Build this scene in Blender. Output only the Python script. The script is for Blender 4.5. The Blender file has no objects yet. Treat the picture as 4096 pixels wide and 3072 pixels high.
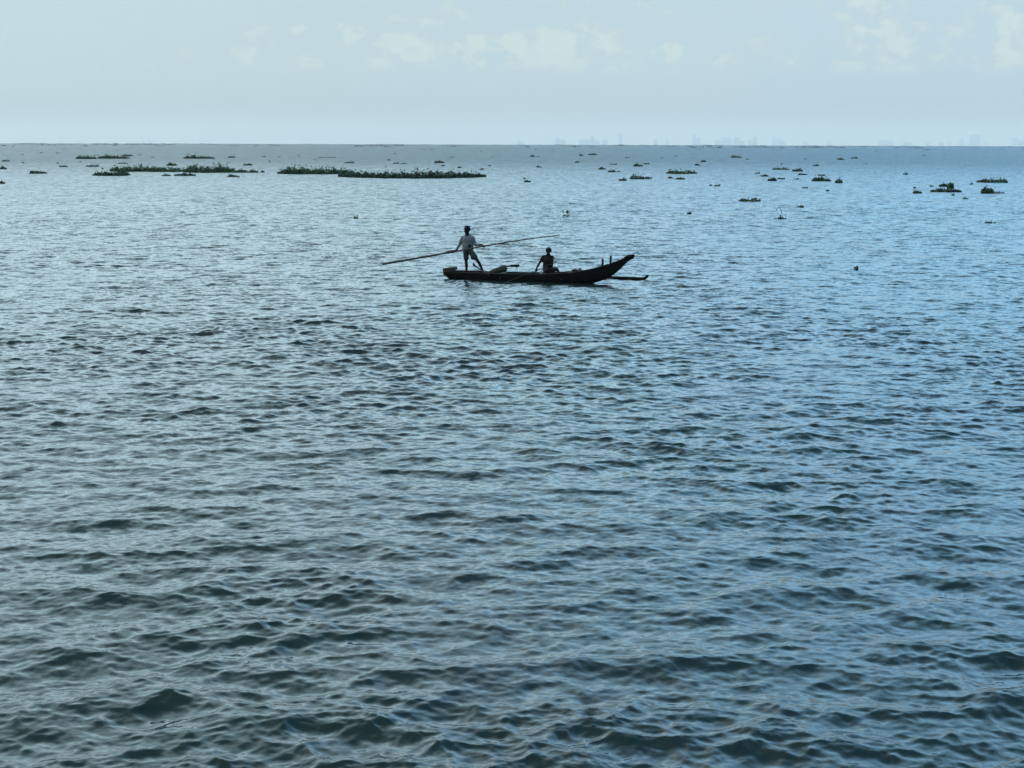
import bpy, bmesh, math, random
import numpy as np
from mathutils import Vector, Matrix, Quaternion
R = math.radians
sc = bpy.context.scene
COL = sc.collection
# ------------------------------------------------------------------ camera
F_PX, W_PX, H_PX = 5689.0, 4096.0, 3072.0
CAM_H, PITCH, ROLL = 4.75, 9.62, 0.175
EARTH = 6.371e6
cam_data = bpy.data.cameras.new("camera")
cam = bpy.data.objects.new("camera", cam_data)
COL.objects.link(cam)
cam_data.sensor_fit = 'HORIZONTAL'
cam_data.sensor_width = 36.0
cam_data.lens = 36.0 * F_PX / W_PX
cam_data.clip_start = 0.1
cam_data.clip_end = 90000.0
CAM_M = Matrix.Translation((0, 0, CAM_H)) @ Matrix.Rotation(R(90 - PITCH), 4, 'X') @ Matrix.Rotation(R(ROLL), 4, 'Z')
cam.matrix_world = CAM_M
sc.camera = cam
# ------------------------------------------------------------------ sky and sun
SUN_EL, SUN_AZ = R(50), R(-96)
world = bpy.data.worlds.new("World")
sc.world = world
world.use_nodes = True


class NT:
    """small helper around a node tree"""
    def __init__(self, tree):
        self.t = tree
        tree.nodes.clear()

    def n(self, kind, **kw):
        nd = self.t.nodes.new(kind)
        ins = kw.pop('ins', {})
        for k, v in kw.items():
            setattr(nd, k, v)
        for k, v in ins.items():
            s = nd.inputs[k]
            if isinstance(v, bpy.types.NodeSocket):
                self.t.links.new(v, s)
            else:
                s.default_value = v
        return nd

    def math(self, op, a, b=0.0, c=None, clamp=False):
        ins = {0: a, 1: b}
        if c is not None:
            ins[2] = c
        return self.n('ShaderNodeMath', operation=op, use_clamp=clamp, ins=ins).outputs[0]

    def vmath(self, op, a, b=(0, 0, 0)):
        return self.n('ShaderNodeVectorMath', operation=op, ins={0: a, 1: b}).outputs[0]

    def mix(self, fac, a, b, blend='MIX'):
        nd = self.n('ShaderNodeMix', data_type='RGBA', blend_type=blend, clamp_factor=True, ins={0: fac, 6: a, 7: b})
        return nd.outputs[2]

    def smooth(self, x, lo, hi, a=0.0, b=1.0):
        nd = self.n('ShaderNodeMapRange', interpolation_type='SMOOTHSTEP', ins={0: x, 1: lo, 2: hi, 3: a, 4: b})
        return nd.outputs[0]

    def noise(self, vec, scale, detail=3.0, rough=0.5, out=0):
        return self.n('ShaderNodeTexNoise', ins={'Vector': vec, 'Scale': scale, 'Detail': detail, 'Roughness': rough}).outputs[out]


w = NT(world.node_tree)
sky = w.n('ShaderNodeTexSky', sky_type='NISHITA', sun_disc=False, sun_elevation=SUN_EL, sun_rotation=SUN_AZ,
          altitude=0.0, air_density=1.0, dust_density=2.0, ozone_density=1.6)
d = w.n('ShaderNodeTexCoord').outputs['Generated']
sep = w.n('ShaderNodeSeparateXYZ', ins={0: d})
dx, dy, dz = sep.outputs
SKY_STR = 0.12
# thin veil of cloud, denser on the left-hand side of the sky than on the right
az = w.math('DIVIDE', dx, w.math('MAXIMUM', dy, 0.05))
veil_n = w.noise(w.vmath('MULTIPLY', d, (1.6, 1.6, 4.0)), 1.7, 6.0, 0.6)
left = w.smooth(az, -0.25, 0.36, 1.0, 0.0)
veil = w.math('MULTIPLY', w.smooth(veil_n, 0.30, 0.72), w.math('MULTIPLY_ADD', left, 0.55, 0.22))
zen = w.math('MULTIPLY', w.smooth(dz, 0.48, 0.90, 1.08, 0.22), w.smooth(dy, -0.55, 0.25, 0.42, 1.0))
haze_c = w.mix(left, (10.2, 22.4, 34.0, 1), (17.0, 24.0, 26.0, 1))
col = w.mix(0.6, sky.outputs[0], haze_c)
col = w.mix(veil, col, (14.6, 20.2, 23.2, 1))
col = w.vmath('MULTIPLY', col, w.n('ShaderNodeCombineXYZ', ins={0: zen, 1: zen, 2: zen}).outputs[0])
# pale band of far air above the horizon
low = w.math('MULTIPLY', w.smooth(dz, 0.10, 0.22, 1.0, 0.0), w.smooth(dy, -0.5, 0.3))
col = w.mix(w.math('MULTIPLY', low, 0.95), col, w.mix(w.smooth(dz, 0.0, 0.06, 1.0, 0.0), (4.22, 5.32, 5.68, 1), (4.22, 5.24, 5.55, 1)))
# faint heaped clouds low in the sky
el = w.math('DIVIDE', dz, w.math('MAXIMUM', dy, 0.05))
cv = w.n('ShaderNodeCombineXYZ', ins={0: az, 1: w.math('MULTIPLY', el, 1.35), 2: 0.37}).outputs[0]
warp = w.noise(cv, 60.0, 3.0, 0.5, out=1)
cvw = w.vmath('ADD', cv, w.vmath('MULTIPLY', w.vmath('SUBTRACT', warp, (0.5, 0.5, 0.5)), (0.010, 0.010, 0.0)))
big = w.noise(cvw, 13.0, 2.0, 0.5)
puff = w.noise(cvw, 55.0, 7.0, 0.62)
dens = w.math('ADD', w.math('MULTIPLY', big, 0.62), w.math('MULTIPLY', puff, 1.0))
right = w.smooth(az, 0.02, 0.30)
base = w.smooth(el, 0.044, 0.056)
top = w.math('SUBTRACT', w.smooth(el, 0.060, 0.090), w.math('MULTIPLY', right, w.smooth(el, 0.055, 0.085)))
dens = w.math('SUBTRACT', dens, w.math('MULTIPLY', top, 0.16))
dens = w.math('ADD', dens, w.math('MULTIPLY', right, 0.01))
dens = w.math('SUBTRACT', dens, w.smooth(az, -0.05, -0.34, 0.0, 0.13))
bank = w.math('MULTIPLY', w.smooth(w.math('ABSOLUTE', w.math('SUBTRACT', el, 0.062)), 0.004, 0.020, 1.0, 0.0), w.smooth(w.math('ABSOLUTE', az), 0.06, 0.17, 1.0, 0.0))
dens = w.math('ADD', dens, w.math('MULTIPLY', bank, 0.07))
streak = w.noise(w.vmath('MULTIPLY', cvw, (0.35, 2.2, 1.0)), 16.0, 5.0, 0.6)
dens = w.math('ADD', dens, w.math('MULTIPLY_ADD', streak, 0.24, -0.12))
cum = w.math('MULTIPLY', w.smooth(dens, 0.69, 0.90), base)
fade = w.smooth(el, 0.16, 0.32, 1.0, 0.0)
cum = w.math('MULTIPLY', cum, fade)
lit = w.smooth(dens, 0.76, 0.98)
ccol = w.mix(lit, (4.55, 5.75, 6.1, 1), (5.75, 6.75, 6.65, 1))
col = w.mix(w.math('MULTIPLY', cum, 0.68), col, ccol)
bg = w.n('ShaderNodeBackground', ins={0: col, 1: SKY_STR})
wo = w.n('ShaderNodeOutputWorld', ins={0: bg.outputs[0]})

sun_data = bpy.data.lights.new("sun", 'SUN')
sun_data.energy = 0.9
sun_data.angle = R(15)
sun_data.color = (1.0, 0.95, 0.87)
sun = bpy.data.objects.new("sun", sun_data)
COL.objects.link(sun)
sun_dir = Vector((math.sin(SUN_AZ) * math.cos(SUN_EL), math.cos(SUN_AZ) * math.cos(SUN_EL), math.sin(SUN_EL)))
sun.rotation_euler = sun_dir.to_track_quat('Z', 'Y').to_euler()
sun.location = (-60, 40, 90)
# ------------------------------------------------------------------ exposure
sc.view_settings.view_transform = 'Standard'
sc.view_settings.look = 'None'
sc.view_settings.exposure = 0.0
sc.view_settings.gamma = 1.0
sc.render.engine = 'CYCLES'
sc.cycles.max_bounces = 6
sc.cycles.sample_clamp_direct = 4.0
sc.cycles.sample_clamp_indirect = 2.0
sc.cycles.volume_bounces = 1
sc.cycles.use_denoising = True
sc.cycles.denoiser = 'OPENIMAGEDENOISE'
sc.cycles.denoising_input_passes = 'RGB_ALBEDO_NORMAL'
sc.cycles.denoising_prefilter = 'ACCURATE'
sc.cycles.caustics_reflective = False
sc.cycles.caustics_refractive = False


# ------------------------------------------------------------------ helpers
def ray(u, v):
    """direction through a point of the 4096 x 3072 photograph"""
    q = Vector(((u - W_PX / 2) / F_PX, -(v - H_PX / 2) / F_PX, -1.0))
    return (CAM_M.to_3x3() @ q).normalized()


def water_z(x, y):
    return -(x * x + y * y) / (2 * EARTH)


def at(u, v, z=0.0):
    """point of the water seen at (u, v), curvature of the lake included"""
    r = ray(u, v)
    o = CAM_M.translation
    z0 = z
    for _ in range(12):
        t = (z0 - o.z) / r.z
        p = o + r * t
        z0 = z + water_z(p.x, p.y)
    return Vector((p.x, p.y, z0))


def new_mat(name):
    m = bpy.data.materials.new(name)
    m.use_nodes = True
    return m, NT(m.node_tree)


def mat_simple(name, c1, c2, scale=8.0, rough=0.7, stretch=(1, 1, 1), bump=0.0, spec=0.3, detail=4.0):
    m, t = new_mat(name)
    co = t.n('ShaderNodeTexCoord').outputs['Object']
    v = t.vmath('MULTIPLY', co, stretch)
    f = t.smooth(t.noise(v, scale, detail, 0.6), 0.32, 0.68)
    c = t.mix(f, (*c1, 1), (*c2, 1))
    b = t.n('ShaderNodeBsdfPrincipled', ins={'Base Color': c, 'Roughness': rough, 'Specular IOR Level': spec})
    if bump:
        bp = t.n('ShaderNodeBump', ins={'Height': t.noise(v, scale * 2.5, 4.0), 'Strength': bump, 'Distance': 0.01})
        t.t.links.new(bp.outputs[0], b.inputs['Normal'])
    t.n('ShaderNodeOutputMaterial', ins={0: b.outputs[0]})
    return m


def mesh_obj(name, verts, faces, mat=None, parent=None, smooth=False):
    me = bpy.data.meshes.new(name)
    me.from_pydata([tuple(v) for v in verts], [], faces)
    me.update()
    if smooth:
        me.polygons.foreach_set('use_smooth', [True] * len(me.polygons))
    if mat:
        me.materials.append(mat)
    o = bpy.data.objects.new(name, me)
    COL.objects.link(o)
    if parent:
        o.parent = parent
    return o


def tag(o, label=None, cat=None, group=None, kind=None):
    for k, v in (('label', label), ('category', cat), ('group', group), ('kind', kind)):
        if v:
            o[k] = v
    return o


# ------------------------------------------------------------------ water
rng = np.random.default_rng(11)


def wave_tile(lmin, lmax, n, spread, mean, seed):
    """random tile of waves between two wavelengths: height and the sideways push that sharpens crests, unit slope variance"""
    g = np.random.default_rng(seed)
    L = lmin * n / 9.0
    k1 = np.fft.fftfreq(n, d=L / n) * 2 * np.pi
    kx, ky = np.meshgrid(k1, k1, indexing='xy')
    k = np.hypot(kx, ky)
    k[0, 0] = 1e-6
    lam = 2 * np.pi / k
    th = np.arctan2(ky, kx) - mean
    D = np.abs(np.cos(th / 2)) ** (2 * spread) * (np.cos(th) > -0.2)
    amp = np.where((lam >= lmin) & (lam < lmax), k ** -2.0, 0.0) * np.sqrt(D)
    z = (g.standard_normal((n, n)) + 1j * g.standard_normal((n, n))) * amp
    h = np.fft.ifft2(z)
    sx = np.fft.ifft2(z * 1j * kx).real
    sy = np.fft.ifft2(z * 1j * ky).real
    s = math.sqrt(np.mean(sx ** 2 + sy ** 2))
    px = np.fft.ifft2(z * 1j * kx / k).real
    py = np.fft.ifft2(z * 1j * ky / k).real
    return L, np.stack([h.real, px, py], -1).astype(np.float32) / s


def sample(tile, L, x, y):
    n = tile.shape[0]
    fx, fy = x / L * n, y / L * n
    ix, iy = np.floor(fx).astype(np.int64), np.floor(fy).astype(np.int64)
    tx, ty = (fx - ix).astype(np.float32)[:, None], (fy - iy).astype(np.float32)[:, None]
    ix0, iy0, ix1, iy1 = ix % n, iy % n, (ix + 1) % n, (iy + 1) % n
    a = tile[iy0, ix0] * (1 - tx) + tile[iy0, ix1] * tx
    b = tile[iy1, ix0] * (1 - tx) + tile[iy1, ix1] * tx
    return a * (1 - ty) + b * ty


def value_noise(x, y, scale, seed):
    g = np.random.default_rng(seed).standard_normal((64, 64, 1)).astype(np.float32)
    fx, fy = x / scale, y / scale
    ix, iy = np.floor(fx).astype(np.int64), np.floor(fy).astype(np.int64)
    tx, ty = fx - ix, fy - iy
    tx, ty = tx * tx * (3 - 2 * tx), ty * ty * (3 - 2 * ty)
    q = g[..., 0]
    a = q[iy % 64, ix % 64] * (1 - tx) + q[iy % 64, (ix + 1) % 64] * tx
    b = q[(iy + 1) % 64, ix % 64] * (1 - tx) + q[(iy + 1) % 64, (ix + 1) % 64] * tx
    return a * (1 - ty) + b * ty


# band: shortest, longest wavelength, rms slope, directional spread, mean heading, choppiness
HEAD = R(-97)
BANDS = [(0.75, 1.8, 0.080, 5.0, HEAD, 1.3), (0.36, 0.75, 0.096, 4.0, HEAD + 0.22, 1.25), (0.18, 0.36, 0.102, 3.2, HEAD - 0.2, 0.95),
         (0.09, 0.18, 0.098, 3.0, HEAD + 0.1, 0.6), (0.045, 0.09, 0.082, 3.0, HEAD, 0.3)]


def build_water():
    rows = [2.0]
    while rows[-1] < 9600:
        r = rows[-1]
        if r < 9.5:
            s = 0.12
        elif r < 60:
            s = max(0.014, 0.0015 * r)
        elif r < 260:
            s = 0.0024 * r
        else:
            s = 0.0024 * r * (r / 260) ** 0.8
        rows.append(r + s)
    rr = np.array(rows)
    fine = np.linspace(-R(23.5), R(23.5), 1240)
    coarse = np.linspace(R(23.5), 2 * math.pi - R(23.5), 122)[1:-1]
    th = np.concatenate([fine, coarse])
    nr, nt = len(rr), len(th)
    rg, tg = np.meshgrid(rr, th, indexing='ij')
    x0, y0 = (rg * np.sin(tg)).ravel(), (rg * np.cos(tg)).ravel()
    dr = np.gradient(rr)
    dth = np.gradient(np.unwrap(th))
    space = np.maximum(dr[:, None] * np.ones(nt), rr[:, None] * np.abs(dth)[None, :]).ravel()
    rad = rg.ravel()
    disp = np.zeros((x0.size, 3), np.float32)
    miss = np.zeros(x0.size, np.float32)
    gust = 1.0 + 0.24 * value_noise(x0, y0, 17.0, 3) + 0.18 * value_noise(x0 * 0.8, y0, 4.5, 4) + 0.22 * value_noise(x0 * 0.7, y0, 1.6, 5)
    gust = np.clip(gust, 0.62, 1.8)
    shore = 1.26 - 0.42 * np.clip((rad - 11.0) / 26.0, 0, 1) ** 0.8        # the chop stands up as it nears the shore
    for i, (l0, l1, slope, spread, mean, chop) in enumerate(BANDS):
        L, tile = wave_tile(l0, l1, 1024, spread, mean, 100 + i)
        lam = math.sqrt(l0 * l1)
        wgt = np.clip((lam / space - 2.2) / 2.2, 0, 1)
        keep = np.nonzero(wgt > 0)[0]
        a = 0.31 * i
        xs, ys = x0[keep], y0[keep]
        q = sample(tile, L, xs * math.cos(a * 0.1) + ys * math.sin(a * 0.1) + 7.3 * i, -xs * math.sin(a * 0.1) + ys * math.cos(a * 0.1) + 3.1 * i)
        amp = (slope * wgt[keep] * shore[keep] ** (1.0, 1.0, 1.0, .5, 0)[i] * (gust[keep] if i else 1.0 + 0.5 * (gust[keep] - 1)))[:, None]
        q[:, 1:] *= chop
        disp[keep] += (q * amp).astype(np.float32)
        miss += (slope ** 2) * (1 - wgt ** 2)
    x = x0 + disp[:, 1]
    y = y0 + disp[:, 2]
    z = disp[:, 0] - (x0 ** 2 + y0 ** 2) / (2 * EARTH)
    co = np.stack([x, y, z], -1).astype(np.float32)
    i0 = np.arange(nr - 1)[:, None] * nt
    j0 = np.arange(nt)[None, :]
    j1 = (j0 + 1) % nt
    quads = np.stack([i0 + j0, i0 + nt + j0, i0 + nt + j1, i0 + j1], -1).reshape(-1, 4)[:, ::-1]
    me = bpy.data.meshes.new("water")
    me.vertices.add(len(co))
    me.vertices.foreach_set('co', co.ravel())
    nf = len(quads)
    me.loops.add(nf * 4)
    me.loops.foreach_set('vertex_index', quads.astype(np.int32).ravel())
    me.polygons.add(nf)
    me.polygons.foreach_set('loop_start', np.arange(0, nf * 4, 4, dtype=np.int32))
    me.polygons.foreach_set('use_smooth', np.ones(nf, bool))
    at_ = me.attributes.new('ripple', 'FLOAT', 'POINT')
    at_.data.foreach_set('value', np.sqrt(miss).astype(np.float32))
    me.update()
    o = bpy.data.objects.new("water", me)
    COL.objects.link(o)
    m, t = new_mat("lake_water")
    geo = t.n('ShaderNodeNewGeometry')
    rip = t.n('ShaderNodeAttribute', attribute_name='ripple').outputs['Fac']
    pos = t.vmath('MULTIPLY', geo.outputs['Position'], (1.0, 1.0, 0.0))
    n1 = t.vmath('SUBTRACT', t.noise(t.vmath('MULTIPLY', pos, (0.8, 1.3, 1)), 9.0, 2.0, 0.6, out=1), (0.5, 0.5, 0.5))
    n2 = t.vmath('SUBTRACT', t.noise(t.vmath('MULTIPLY', pos, (0.7, 1.2, 1)), 2.2, 2.0, 0.6, out=1), (0.5, 0.5, 0.5))
    n3 = t.vmath('SUBTRACT', t.noise(t.vmath('MULTIPLY', pos, (1.0, 1.5, 1)), 26.0, 2.0, 0.6, out=1), (0.5, 0.5, 0.5))
    far = t.vmath('ADD', t.vmath('MULTIPLY', n1, (3.4, 4.8, 0)), t.vmath('MULTIPLY', n2, (3.0, 4.2, 0)))
    pat = t.math('MULTIPLY_ADD', t.noise(t.vmath('MULTIPLY', pos, (0.22, 0.05, 1)), 1.0, 5.0, 0.7), 1.6, 0.2)
    far = t.n('ShaderNodeVectorMath', operation='SCALE', ins={0: far, 'Scale': pat}).outputs[0]
    scl = t.n('ShaderNodeVectorMath', operation='SCALE', ins={0: far, 'Scale': rip}).outputs[0]
    # wind-driven ripples are steeper on the side they run to, the near shore
    off = t.n('ShaderNodeVectorMath', operation='LENGTH', ins={0: pos}).outputs['Value']
    blow = t.math('MULTIPLY', rip, t.smooth(off, 30.0, 420.0, 0.75, 1.62))      # the open lake is windier
    steep = t.n('ShaderNodeVectorMath', operation='SCALE', ins={0: (0.0, -1.0, 0.0), 'Scale': blow}).outputs[0]
    scl = t.vmath('ADD', scl, steep)
    nrm = t.vmath('ADD', geo.outputs['Normal'], t.vmath('ADD', scl, t.vmath('MULTIPLY', n3, (0.05, 0.08, 0))))
    nrm = t.n('ShaderNodeVectorMath', operation='NORMALIZE', ins={0: nrm}).outputs[0]
    murk = t.smooth(t.noise(pos, 0.05, 3.0), 0.3, 0.7)
    c = t.mix(murk, (0.009, 0.021, 0.020, 1), (0.009, 0.023, 0.025, 1))
    b = t.n('ShaderNodeBsdfPrincipled', ins={'Base Color': c, 'Roughness': 0.035, 'IOR': 1.333, 'Normal': nrm})
    t.n('ShaderNodeOutputMaterial', ins={0: b.outputs[0]})
    me.materials.append(m)
    tag(o, kind='structure')
    return o


build_water()
# ------------------------------------------------------------------ materials
M_HULL = mat_simple("tarred_wood", (0.003, 0.003, 0.0035), (0.009, 0.0075, 0.0065), 6.0, 0.75, (0.6, 3, 3), 0.5, 0.12)
M_GUN = mat_simple("worn_wood", (0.018, 0.017, 0.013), (0.045, 0.042, 0.030), 14.0, 0.75, (1, 4, 4), 0.4)
M_PLANK = mat_simple("grey_plank", (0.020, 0.017, 0.015), (0.042, 0.036, 0.030), 10.0, 0.8, (1, 5, 5), 0.4)
M_PATCH = mat_simple("caulk", (0.016, 0.015, 0.013), (0.028, 0.026, 0.022), 20.0, 0.8)
M_BAMBOO = mat_simple("bamboo", (0.026, 0.019, 0.014), (0.055, 0.042, 0.028), 9.0, 0.55, (1, 6, 6), 0.3)
M_SACK = mat_simple("sack_cloth", (0.038, 0.030, 0.026), (0.066, 0.055, 0.047), 30.0, 0.95, (1, 1, 1), 0.6)
M_PALE = mat_simple("pale_plastic", (0.22, 0.24, 0.25), (0.32, 0.34, 0.35), 12.0, 0.5)
M_STONE = mat_simple("pale_stone", (0.10, 0.09, 0.075), (0.17, 0.155, 0.13), 22.0, 0.85)
M_SKIN = mat_simple("brown_skin", (0.011, 0.006, 0.005), (0.016, 0.0088, 0.007), 25.0, 0.7, (1, 1, 1), 0.0, 0.15)
M_HAIR = mat_simple("black_hair", (0.006, 0.006, 0.007), (0.012, 0.011, 0.011), 90.0, 0.6, (1, 1, 0.2))
M_CAP = mat_simple("navy_knit", (0.008, 0.009, 0.016), (0.016, 0.018, 0.03), 80.0, 0.9)
M_SHORTS = mat_simple("charcoal_cloth", (0.022, 0.024, 0.026), (0.040, 0.043, 0.046), 40.0, 0.95)
M_DARKCLOTH = mat_simple("black_cloth", (0.010, 0.011, 0.014), (0.018, 0.019, 0.023), 40.0, 0.95)
M_LEAF = mat_simple("hyacinth_leaf", (0.025, 0.060, 0.024), (0.060, 0.120, 0.045), 3.0, 0.55, (1, 1, 1), 0.0, 0.4)
M_LEAF2 = mat_simple("hyacinth_leaf_dark", (0.020, 0.046, 0.022), (0.045, 0.085, 0.038), 3.0, 0.6, (1, 1, 1), 0.0, 0.3)
M_STALK = mat_simple("hyacinth_stalk", (0.03, 0.05, 0.02), (0.05, 0.06, 0.03), 20.0, 0.6)


def mat_shirt():
    m, t = new_mat("grey_jersey")
    co = t.n('ShaderNodeTexCoord').outputs['Object']
    f = t.smooth(t.noise(co, 9.0, 4.0, 0.6), 0.35, 0.7)
    c = t.mix(f, (0.125, 0.133, 0.145, 1), (0.175, 0.185, 0.20, 1))
    # printed badge low on the front and faded stains
    dst = t.n('ShaderNodeVectorMath', operation='LENGTH', ins={0: t.vmath('MULTIPLY', t.vmath('SUBTRACT', co, (0.12, -0.16, 1.17)), (1.3, 0.6, 0.8))}).outputs['Value']
    wob = t.math('MULTIPLY_ADD', t.noise(co, 26.0, 3.0), 0.05, -0.025)
    c = t.mix(t.smooth(t.math('ADD', dst, wob), 0.055, 0.085, 1.0, 0.0), c, (0.035, 0.012, 0.014, 1))
    st = t.smooth(t.noise(t.vmath('ADD', co, (3.1, 0, 1.7)), 6.0, 3.0), 0.56, 0.66)
    c = t.mix(t.math('MULTIPLY', st, 0.55), c, (0.10, 0.105, 0.12, 1))
    b = t.n('ShaderNodeBsdfPrincipled', ins={'Base Color': c, 'Roughness': 0.95, 'Specular IOR Level': 0.1})
    bp = t.n('ShaderNodeBump', ins={'Height': t.noise(co, 16.0, 4.0), 'Strength': 0.5, 'Distance': 0.02})
    t.t.links.new(bp.outputs[0], b.inputs['Normal'])
    t.n('ShaderNodeOutputMaterial', ins={0: b.outputs[0]})
    return m


M_SHIRT = mat_shirt()


# ------------------------------------------------------------------ shape builders
def bm_obj(name, bm, mat, parent=None, smooth=True):
    me = bpy.data.meshes.new(name)
    bmesh.ops.recalc_face_normals(bm, faces=bm.faces)
    bm.to_mesh(me)
    bm.free()
    if smooth:
        me.polygons.foreach_set('use_smooth', [True] * len(me.polygons))
    me.materials.append(mat)
    o = bpy.data.objects.new(name, me)
    COL.objects.link(o)
    if parent:
        o.parent = parent
    return o


def add_tube(bm, pts, radii, n=8, flat=1.0, caps=True):
    """tapered tube through points"""
    pts = [Vector(p) for p in pts]
    rings = []
    up = Vector((0, 0, 1))
    for i, p in enumerate(pts):
        t = (pts[min(i + 1, len(pts) - 1)] - pts[max(i - 1, 0)]).normalized()
        a = t.cross(up)
        if a.length < 1e-3:
            a = Vector((1, 0, 0))
        a.normalize()
        b = a.cross(t).normalized()
        r = radii[i] if hasattr(radii, '__len__') else radii
        rings.append([bm.verts.new(p + a * (r * math.cos(2 * math.pi * k / n)) + b * (r * flat * math.sin(2 * math.pi * k / n))) for k in range(n)])
    for i in range(len(rings) - 1):
        for k in range(n):
            bm.faces.new((rings[i][k], rings[i][(k + 1) % n], rings[i + 1][(k + 1) % n], rings[i + 1][k]))
    if caps:
        bm.faces.new(rings[0][::-1])
        bm.faces.new(rings[-1])


def add_box(bm, c, s, rot=None, bevel=0.0):
    q = bmesh.ops.create_cube(bm, size=1.0)['verts']
    m = Matrix.Translation(c) @ (rot.to_4x4() if rot else Matrix.Identity(4)) @ Matrix.Diagonal((*s, 1))
    bmesh.ops.transform(bm, matrix=m, verts=q)
    if bevel:
        es = list({e for v in q for e in v.link_edges})
        bmesh.ops.bevel(bm, geom=es, offset=bevel, segments=2, affect='EDGES')


def add_ball(bm, c, r, rot=None):
    q = bmesh.ops.create_uvsphere(bm, u_segments=14, v_segments=9, radius=1.0)['verts']
    r = (r, r, r) if not hasattr(r, '__len__') else r
    m = Matrix.Translation(c) @ (rot.to_4x4() if rot else Matrix.Identity(4)) @ Matrix.Diagonal((*r, 1))
    bmesh.ops.transform(bm, matrix=m, verts=q)


def add_limb(bm, p0, r0, p1, r1, sq=1.0):
    """tapered capsule: hull of two balls"""
    tmp = bmesh.new()
    for p, r in ((p0, r0), (p1, r1)):
        q = bmesh.ops.create_uvsphere(tmp, u_segments=12, v_segments=8, radius=r)['verts']
        bmesh.ops.translate(tmp, verts=q, vec=Vector(p))
    bmesh.ops.convex_hull(tmp, input=tmp.verts)
    loose = [v for v in tmp.verts if not v.link_faces]
    bmesh.ops.delete(tmp, geom=loose, context='VERTS')
    me = bpy.data.meshes.new("tmp")
    tmp.to_mesh(me)
    tmp.free()
    bm.from_mesh(me)
    bpy.data.meshes.remove(me)


def melt(name, bm, voxel, mat, parent=None, smooth=4):
    """join overlapping lumps into one continuous skin"""
    me = bpy.data.meshes.new("lumps")
    bm.to_mesh(me)
    bm.free()
    tmp = bpy.data.objects.new("lumps", me)
    COL.objects.link(tmp)
    r = tmp.modifiers.new("r", 'REMESH')
    r.mode = 'VOXEL'
    r.voxel_size = voxel
    s = tmp.modifiers.new("s", 'SMOOTH')
    s.factor = 0.5
    s.iterations = smooth
    dg = bpy.context.evaluated_depsgraph_get()
    out = bpy.data.meshes.new_from_object(tmp.evaluated_get(dg))
    bpy.data.objects.remove(tmp)
    bpy.data.meshes.remove(me)
    out.name = name
    out.polygons.foreach_set('use_smooth', [True] * len(out.polygons))
    out.materials.clear()
    out.materials.append(mat)
    o = bpy.data.objects.new(name, out)
    COL.objects.link(o)
    if parent:
        o.parent = parent
    return o


# ------------------------------------------------------------------ the canoe
ORIGIN = at(2070, 1123)
YAW = R(-20)
BOAT_M = Matrix.Translation(ORIGIN) @ Matrix.Rotation(YAW, 4, 'Z')


def boat_world(o):
    o.matrix_world = BOAT_M
    return o


def curve(xs, tab):
    """smooth interpolation through a table of (x, value)"""
    t = np.array(tab, float)
    X, V = t[:, 0], t[:, 1]
    m = np.gradient(V, X)
    i = np.clip(np.searchsorted(X, xs) - 1, 0, len(X) - 2)
    hh = X[i + 1] - X[i]
    u = np.clip((xs - X[i]) / hh, 0, 1)
    return ((2 * u**3 - 3 * u**2 + 1) * V[i] + (u**3 - 2 * u**2 + u) * hh * m[i] + (-2 * u**3 + 3 * u**2) * V[i + 1] + (u**3 - u**2) * hh * m[i + 1])


SHEER = [(-2.72, .265), (-2.0, .262), (-1.0, .268), (.4, .285), (1.3, .325), (2.2, .41), (2.9, .565), (3.4, .725), (3.7, .845), (3.95, .965), (4.07, 1.005), (4.18, 1.02)]
KEEL = [(-2.72, .13), (-2.68, .07), (-2.5, -.05), (-2.2, -.12), (0, -.15), (1.9, -.13), (2.6, -.03), (3.0, .09), (3.27, .19), (3.53, .37), (3.79, .60), (4.01, .82), (4.18, .905)]
BEAM = [(-2.72, .25), (-2.2, .30), (-1.0, .345), (.4, .35), (1.3, .335), (2.2, .27), (2.9, .175), (3.4, .105), (3.7, .075), (3.95, .055), (4.18, .045)]


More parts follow.
